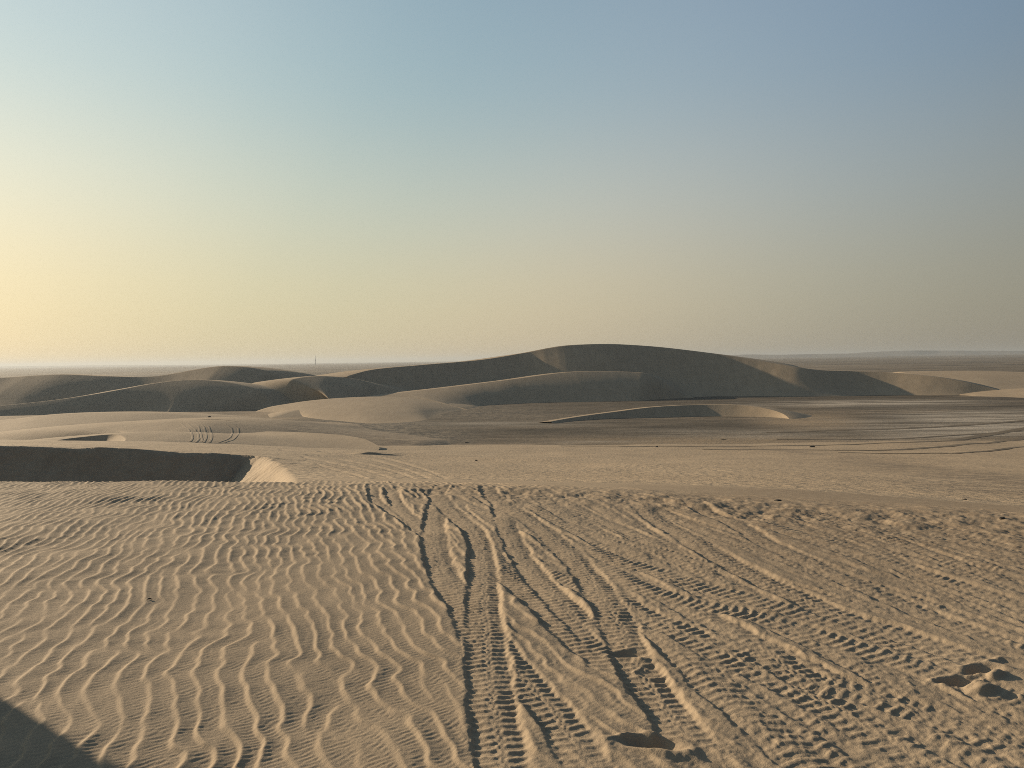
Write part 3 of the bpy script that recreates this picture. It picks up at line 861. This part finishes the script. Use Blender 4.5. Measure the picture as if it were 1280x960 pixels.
def ribbon(name, label, pix, width, berm, mat, step=0.6, lift=0.03):
    P = [hit(*p) for p in pix]
    P = np.array([p for p in P if p is not None])
    if len(P) < 3: return
    C = smooth_path(P[:, :2], step)
    t = np.gradient(C, axis=0); t /= np.linalg.norm(t, axis=1, keepdims=True)
    n = np.stack([t[:, 1], -t[:, 0]], -1)
    V = []
    for k, h in ((-1.0, -0.02), (-0.62, berm), (-0.3, 0.0), (0.3, 0.0), (0.62, berm), (1.0, -0.02)):
        q = C + n * k * width / 2
        z = np.array([drop(a, b) for a, b in q]) + lift + h
        V.append(np.column_stack([q, z]))
    grid_mesh(name, np.array(V), mat, label, flip=True)

SWELL_TRACKS = [
    [(226, 529), (232, 534), (237, 539.5), (240, 544), (240.5, 548), (238, 552)],
    [(234, 529), (240, 534), (245, 540), (248, 545), (248.5, 549), (245, 553)],
    [(245, 531), (249, 536), (251, 542), (252, 547), (254, 552)],
    [(252, 531), (256, 537), (257.5, 543), (257.5, 548), (255, 553)],
    [(256, 531), (262, 536), (264.5, 542), (264.5, 548), (262, 553)],
    [(281, 530), (287, 534), (290, 539), (289, 544), (284, 549), (274, 553)],
    [(288, 529.5), (295, 533.5), (298, 538), (297.5, 543), (292, 549), (281, 553)],
    [(200, 524), (240, 523.5), (275, 524.5), (300, 527.5)],
]
for k, P in enumerate(SWELL_TRACKS):
    ribbon('tyre_track', 'thin dark tyre track curving over the sunlit sand swell', P, 0.30, 0.006, M_RUT)
FLAT_TRACKS = [
    ([(700, 557.5), (850, 558), (930, 558.2), (1018, 557), (1135, 553), (1220, 546), (1290, 534)], 2.2),
    ([(880, 561.5), (960, 562.3), (1050, 563), (1130, 562), (1200, 556), (1290, 545)], 1.6),
    ([(960, 541), (1040, 538), (1120, 536), (1200, 532), (1290, 525)], 2.2),
    ([(1050, 566), (1150, 567), (1220, 565), (1290, 557)], 1.2),
    ([(970, 549), (1060, 549.5), (1150, 547), (1290, 538)], 1.2),
]
for P, wd in FLAT_TRACKS:
    ribbon('dirt_track', 'dark worn vehicle track across the salt flat', P, wd, 0.012, M_ROAD, 1.5, 0.05)

import bmesh
def mesh_from(bm, name, mat, parent=None, smooth=True):
    me = bpy.data.meshes.new(name)
    bm.normal_update()
    for f in bm.faces: f.smooth = smooth
    bm.to_mesh(me); bm.free()
    me.materials.append(mat)
    o = bpy.data.objects.new(name, me)
    COL.objects.link(o)
    if parent is not None: o.parent = parent
    return o
def thing(name, label, cat, loc, rz=0, group=None):
    o = bpy.data.objects.new(name, None)
    COL.objects.link(o)
    o.location = loc; o.rotation_euler = (0, 0, rz)
    o['label'] = label; o['category'] = cat
    if group: o['group'] = group
    return o
def add_box(bm, c, size, bev=0.0):
    r = bmesh.ops.create_cube(bm, size=1.0)
    bmesh.ops.scale(bm, verts=r['verts'], vec=size)
    bmesh.ops.translate(bm, verts=r['verts'], vec=c)
    if bev:
        e = list({e for v in r['verts'] for e in v.link_edges})
        bmesh.ops.bevel(bm, geom=e, offset=bev, segments=2, affect='EDGES')
def add_tube(bm, pts, radii, n=8):
    pts = [Vector(p) for p in pts]
    rings = []
    for i, p in enumerate(pts):
        d = (pts[min(i + 1, len(pts) - 1)] - pts[max(i - 1, 0)]).normalized()
        a = d.orthogonal().normalized(); b = d.cross(a)
        rings.append([bm.verts.new(p + (a * math.cos(2 * math.pi * k / n) + b * math.sin(2 * math.pi * k / n)) * radii[i]) for k in range(n)])
    for r0, r1 in zip(rings, rings[1:]):
        for k in range(n):
            bm.faces.new((r0[k], r0[(k + 1) % n], r1[(k + 1) % n], r1[k]))
    bm.faces.new(rings[0][::-1]); bm.faces.new(rings[-1])

def rock(px, py, size, label, seed, flat=0.55, cat='rock', name='rock', group=None):
    p = hit(px, py)
    if p is None: return
    bm = bmesh.new()
    bmesh.ops.create_icosphere(bm, subdivisions=3, radius=1.0)
    for v in bm.verts:
        c = v.co
        k = 1 + 0.22 * float(fbm(np.array([c.x * 1.4 + seed]), np.array([c.y * 1.4 + c.z * 0.9]), seed, 3)[0])
        v.co = Vector((c.x * k * size[0] / 2, c.y * k * size[1] / 2, (c.z * k * 0.5 + 0.25) * size[2]))
    o = mesh_from(bm, name, M_STONE)
    o.location = (p[0], p[1], p[2] - size[2] * 0.12)
    o['label'] = label; o['category'] = cat
rock(261.5, 521.4, (.75, .5, .45), 'dark rock on the crest of the left sand swell above the tracks', 3)
rock(583, 553.2, (.8, .5, .22), 'flat dark stone where the sand slope meets the gravel flat', 5)
rock(1015.5, 559, (.75, .55, .34), 'dark hump of stone on the dirt track right of centre', 7)
rock(821, 559, (.45, .4, .32), 'small round stone at the lower edge of the salt flat', 9)
rock(595, 576.3, (.22, .16, .12), 'small dark pebble on the smooth sand slope', 11)
rock(1253, 648.5, (.060, .035, .028), 'small dark pebble near the right edge on rough sand', 13)
rock(904, 549.3, (.9, .5, .18), 'long flat dark stone below the small crescent dune', 15)

rock(972, 626, (.10, .06, .025), 'flat dark clod on the broken sand lip right of the tracks', 17)
rock(1205, 624.5, (.09, .06, .03), 'dark clod just beyond the sand lip near the right edge', 19)

# a dry twig lying between the ripples
p = hit(187, 749.5)
t = thing('twig', 'small dark dry twig lying between sand ripples on the left', 'twig', (p[0], p[1], p[2] + 0.004))
bm = bmesh.new()
add_tube(bm, [(-.022, .003, .001), (-.010, -.002, .004), (.004, .001, .004), (.020, -.006, .001)], [.0025, .0042, .0040, .0020])
mesh_from(bm, 'stem', M_TWIG, t)
bm = bmesh.new()
add_tube(bm, [(-.004, 0, .004), (-.010, .009, .007), (-.013, .014, .006)], [.0026, .0020, .0012], 6)
mesh_from(bm, 'side_shoot', M_TWIG, t)

# the mast far out on the flat
MD = 4200.0
mp = at(394.3, 457.5, MD)
mt = thing('radio_mast', 'thin tall radio mast far off on the hazy horizon', 'mast', (mp[0], mp[1], PLAIN_Z))
MH = float(at(394.3, 443.5, MD)[2] - PLAIN_Z)
for k in range(3):
    a = 2 * math.pi * k / 3
    bm = bmesh.new()
    add_tube(bm, [(2.6 * math.cos(a), 2.6 * math.sin(a), -2), (1.1 * math.cos(a), 1.1 * math.sin(a), MH * 0.86)], [.75, .55], 6)
    mesh_from(bm, 'leg', M_STEEL, mt)
bm = bmesh.new()
for i in range(22):
    z0_, z1_ = MH * 0.86 * i / 22, MH * 0.86 * (i + 1) / 22
    r0, r1 = 2.6 - 1.5 * i / 22, 2.6 - 1.5 * (i + 1) / 22
    for k in range(3):
        a, b = 2 * math.pi * k / 3, 2 * math.pi * (k + 1) / 3
        add_tube(bm, [(r0 * math.cos(a), r0 * math.sin(a), z0_), (r1 * math.cos(b), r1 * math.sin(b), z1_)], [.25, .25], 4)
mesh_from(bm, 'lattice', M_STEEL, mt)
bm = bmesh.new()
add_tube(bm, [(0, 0, MH * 0.84), (0, 0, MH)], [.8, .5], 6)
mesh_from(bm, 'antenna', M_STEEL, mt)

# the parked car left of the frame whose shadow reaches into the lower left corner
M_PAINT = plain('white_paint', (0.62, 0.60, 0.56), 0.35, 0, 0.5)
M_TYRE = plain('tyre_rubber', (0.03, 0.03, 0.03), 0.85)
M_RIM = plain('rim_alloy', (0.4, 0.4, 0.4), 0.35, 0.9)
M_GLASS = plain('dark_glass', (0.02, 0.025, 0.03), 0.08, 0, 0.6)
M_BLACK = plain('black_plastic', (0.03, 0.03, 0.03), 0.6)
M_LAMP = plain('lamp_lens', (0.6, 0.6, 0.58), 0.15, 0, 0.6)
M_RED = plain('red_lens', (0.35, 0.02, 0.02), 0.2, 0, 0.6)
e_ = np.array([0.80, -0.60]); n_ = np.array([-0.60, -0.80])
cc = np.array([-2.06, 3.577]) - e_ * (2.3 + 2.35) + n_ * 1.16
car = thing('offroad_car', 'white off-road car parked on the sand left of the view, casting the corner shadow', 'car', (cc[0], cc[1], 0.0), math.atan2(e_[1], e_[0]))
def loft_x(name, secs, mat, parent):
    bm = bmesh.new()
    rings = [[bm.verts.new((x, y, z)) for y, z in pts] for x, pts in secs]
    m = len(rings[0])
    for r0, r1 in zip(rings, rings[1:]):
        for k in range(m):
            bm.faces.new((r0[k], r0[(k + 1) % m], r1[(k + 1) % m], r1[k]))
    bm.faces.new(rings[0]); bm.faces.new(rings[-1][::-1])
    bmesh.ops.recalc_face_normals(bm, faces=bm.faces)
    o = mesh_from(bm, name, mat, parent)
    md = o.modifiers.new('bevel', 'BEVEL'); md.width = 0.04; md.segments = 3; md.limit_method = 'ANGLE'
    return o
def sec(hw, z0, z1, ch=0.08):
    return [(-hw + ch, z0), (hw - ch, z0), (hw, z0 + ch), (hw, z1 - ch), (hw - ch, z1), (-hw + ch, z1), (-hw, z1 - ch), (-hw, z0 + ch)]
body = loft_x('body', [(-2.32, sec(.84, .55, 1.12)), (-2.1, sec(.92, .48, 1.20)), (-.5, sec(.94, .42, 1.18)), (.75, sec(.94, .42, 1.16)), (1.9, sec(.92, .46, 1.10)), (2.25, sec(.86, .52, 1.02)), (2.34, sec(.78, .56, .98))], M_PAINT, car)
loft_x('cabin', [(-2.18, sec(.78, 1.16, 1.66)), (-1.9, sec(.79, 1.16, 1.84)), (0.1, sec(.78, 1.14, 1.86)), (.45, sec(.79, 1.14, 1.78)), (1.15, sec(.84, 1.10, 1.18, .03))], M_PAINT, car)
for sgn in (-1, 1):
    for x0, x1 in ((-1.95, -1.15), (-1.08, -.28), (-.2, .5)):
        bm = bmesh.new()
        vsx = [(x0, 1.24, .815), (x1 + (.12 if x1 > .4 else 0), 1.24, .825), (x1, 1.72, .80), (x0 + .04, 1.72, .80)]
        f = [bm.verts.new((x, sgn * y, z)) for x, z, y in vsx] + [bm.verts.new((x, sgn * (y - .05), z)) for x, z, y in vsx]
        bm.faces.new(f[:4]); bm.faces.new(f[4:][::-1])
        for k in range(4): bm.faces.new((f[k], f[4 + k], f[4 + (k + 1) % 4], f[(k + 1) % 4]))
        bmesh.ops.recalc_face_normals(bm, faces=bm.faces)
        mesh_from(bm, 'side_window', M_GLASS, car, False)
    bm = bmesh.new(); add_box(bm, (.55, sgn * .93, 1.27), (.16, .12, .18), .04); mesh_from(bm, 'mirror', M_BLACK, car)
    bm = bmesh.new(); add_box(bm, (2.33, sgn * .62, .84), (.06, .26, .16), .02); mesh_from(bm, 'headlight', M_LAMP, car)
    bm = bmesh.new(); add_box(bm, (-2.33, sgn * .72, .95), (.05, .14, .30), .02); mesh_from(bm, 'tail_light', M_RED, car)
    bm = bmesh.new(); add_box(bm, (-.1, sgn * .93, .42), (2.1, .16, .07), .02); mesh_from(bm, 'side_step', M_BLACK, car)
    for x in (-1.42, 1.42):
        bm = bmesh.new()
        prof = [(.22, -.12), (.34, -.13), (.385, -.10), (.395, 0), (.385, .10), (.34, .13), (.22, .12)]
        n = 36
        rings = [[bm.verts.new((r * math.cos(2 * math.pi * k / n), y, r * math.sin(2 * math.pi * k / n))) for r, y in prof] for k in range(n)]
        for k in range(n):
            a, b = rings[k], rings[(k + 1) % n]
            for q in range(len(prof)): bm.faces.new((a[q], b[q], b[(q + 1) % len(prof)], a[(q + 1) % len(prof)]))
        bmesh.ops.recalc_face_normals(bm, faces=bm.faces)
        wh = mesh_from(bm, 'tyre', M_TYRE, car)
        wh.location = (x, sgn * .80, .37)
        bm = bmesh.new()
        r = bmesh.ops.create_cone(bm, cap_ends=True, segments=24, radius1=.225, radius2=.225, depth=.20)
        bmesh.ops.rotate(bm, verts=bm.verts, cent=(0, 0, 0), matrix=Matrix.Rotation(R(90), 3, 'X'))
        mesh_from(bm, 'rim', M_RIM, wh, False)
for x0, x1, z0_, z1_, w0, w1, nm in ((.52, 1.02, 1.74, 1.25, .70, .76, 'windscreen'), (-2.03, -2.19, 1.66, 1.24, .66, .70, 'rear_window')):
    bm = bmesh.new()
    o_ = .05 if nm == 'windscreen' else -.05
    f = [bm.verts.new(q) for q in ((x0 + o_, -w0, z0_), (x0 + o_, w0, z0_), (x1 + o_, w1, z1_), (x1 + o_, -w1, z1_), (x0, -w0, z0_ - .02), (x0, w0, z0_ - .02), (x1, w1, z1_ - .02), (x1, -w1, z1_ - .02))]
    bm.faces.new(f[:4]); bm.faces.new(f[4:][::-1])
    for k in range(4): bm.faces.new((f[k], f[4 + k], f[4 + (k + 1) % 4], f[(k + 1) % 4]))
    bmesh.ops.recalc_face_normals(bm, faces=bm.faces)
    mesh_from(bm, nm, M_GLASS, car, False)
bm = bmesh.new(); add_box(bm, (2.36, 0, .55), (.16, 1.70, .20), .05); mesh_from(bm, 'front_bumper', M_BLACK, car)
bm = bmesh.new(); add_box(bm, (-2.36, 0, .58), (.16, 1.70, .18), .05); mesh_from(bm, 'rear_bumper', M_BLACK, car)
bm = bmesh.new(); add_box(bm, (2.335, 0, .84), (.05, .90, .18), .02); mesh_from(bm, 'grille', M_BLACK, car)

# ------------------------------------------------------------------ haze
def haze():
    me = bpy.data.meshes.new('haze')
    a, b, c = 16500.0, -200.0, 16500.0
    z0_, z1_ = PLAIN_Z - 8.0, 52.0
    vs_ = [(-a, b, z0_), (a, b, z0_), (a, c, z0_), (-a, c, z0_), (-a, b, z1_), (a, b, z1_), (a, c, z1_), (-a, c, z1_)]
    me.from_pydata(vs_, [], [(0, 3, 2, 1), (4, 5, 6, 7), (0, 1, 5, 4), (1, 2, 6, 5), (2, 3, 7, 6), (3, 0, 4, 7)])
    m = bpy.data.materials.new('haze_air')
    m.use_nodes = True
    m.node_tree.nodes.clear()
    v = m.node_tree.nodes.new('ShaderNodeVolumePrincipled')
    v.inputs['Color'].default_value = (0.46, 0.51, 0.56, 1)
    v.inputs['Density'].default_value = 0.00013
    v.inputs['Anisotropy'].default_value = 0.3
    o_ = m.node_tree.nodes.new('ShaderNodeOutputMaterial')
    m.node_tree.links.new(v.outputs[0], o_.inputs['Volume'])
    me.materials.append(m)
    o = bpy.data.objects.new('haze', me)
    COL.objects.link(o)
    o['kind'] = 'stuff'
    o['label'] = 'thin pale haze over the desert'
haze()

print('tris', sum(len(o.data.polygons) * 2 for o in scene.objects if o.type == 'MESH'))
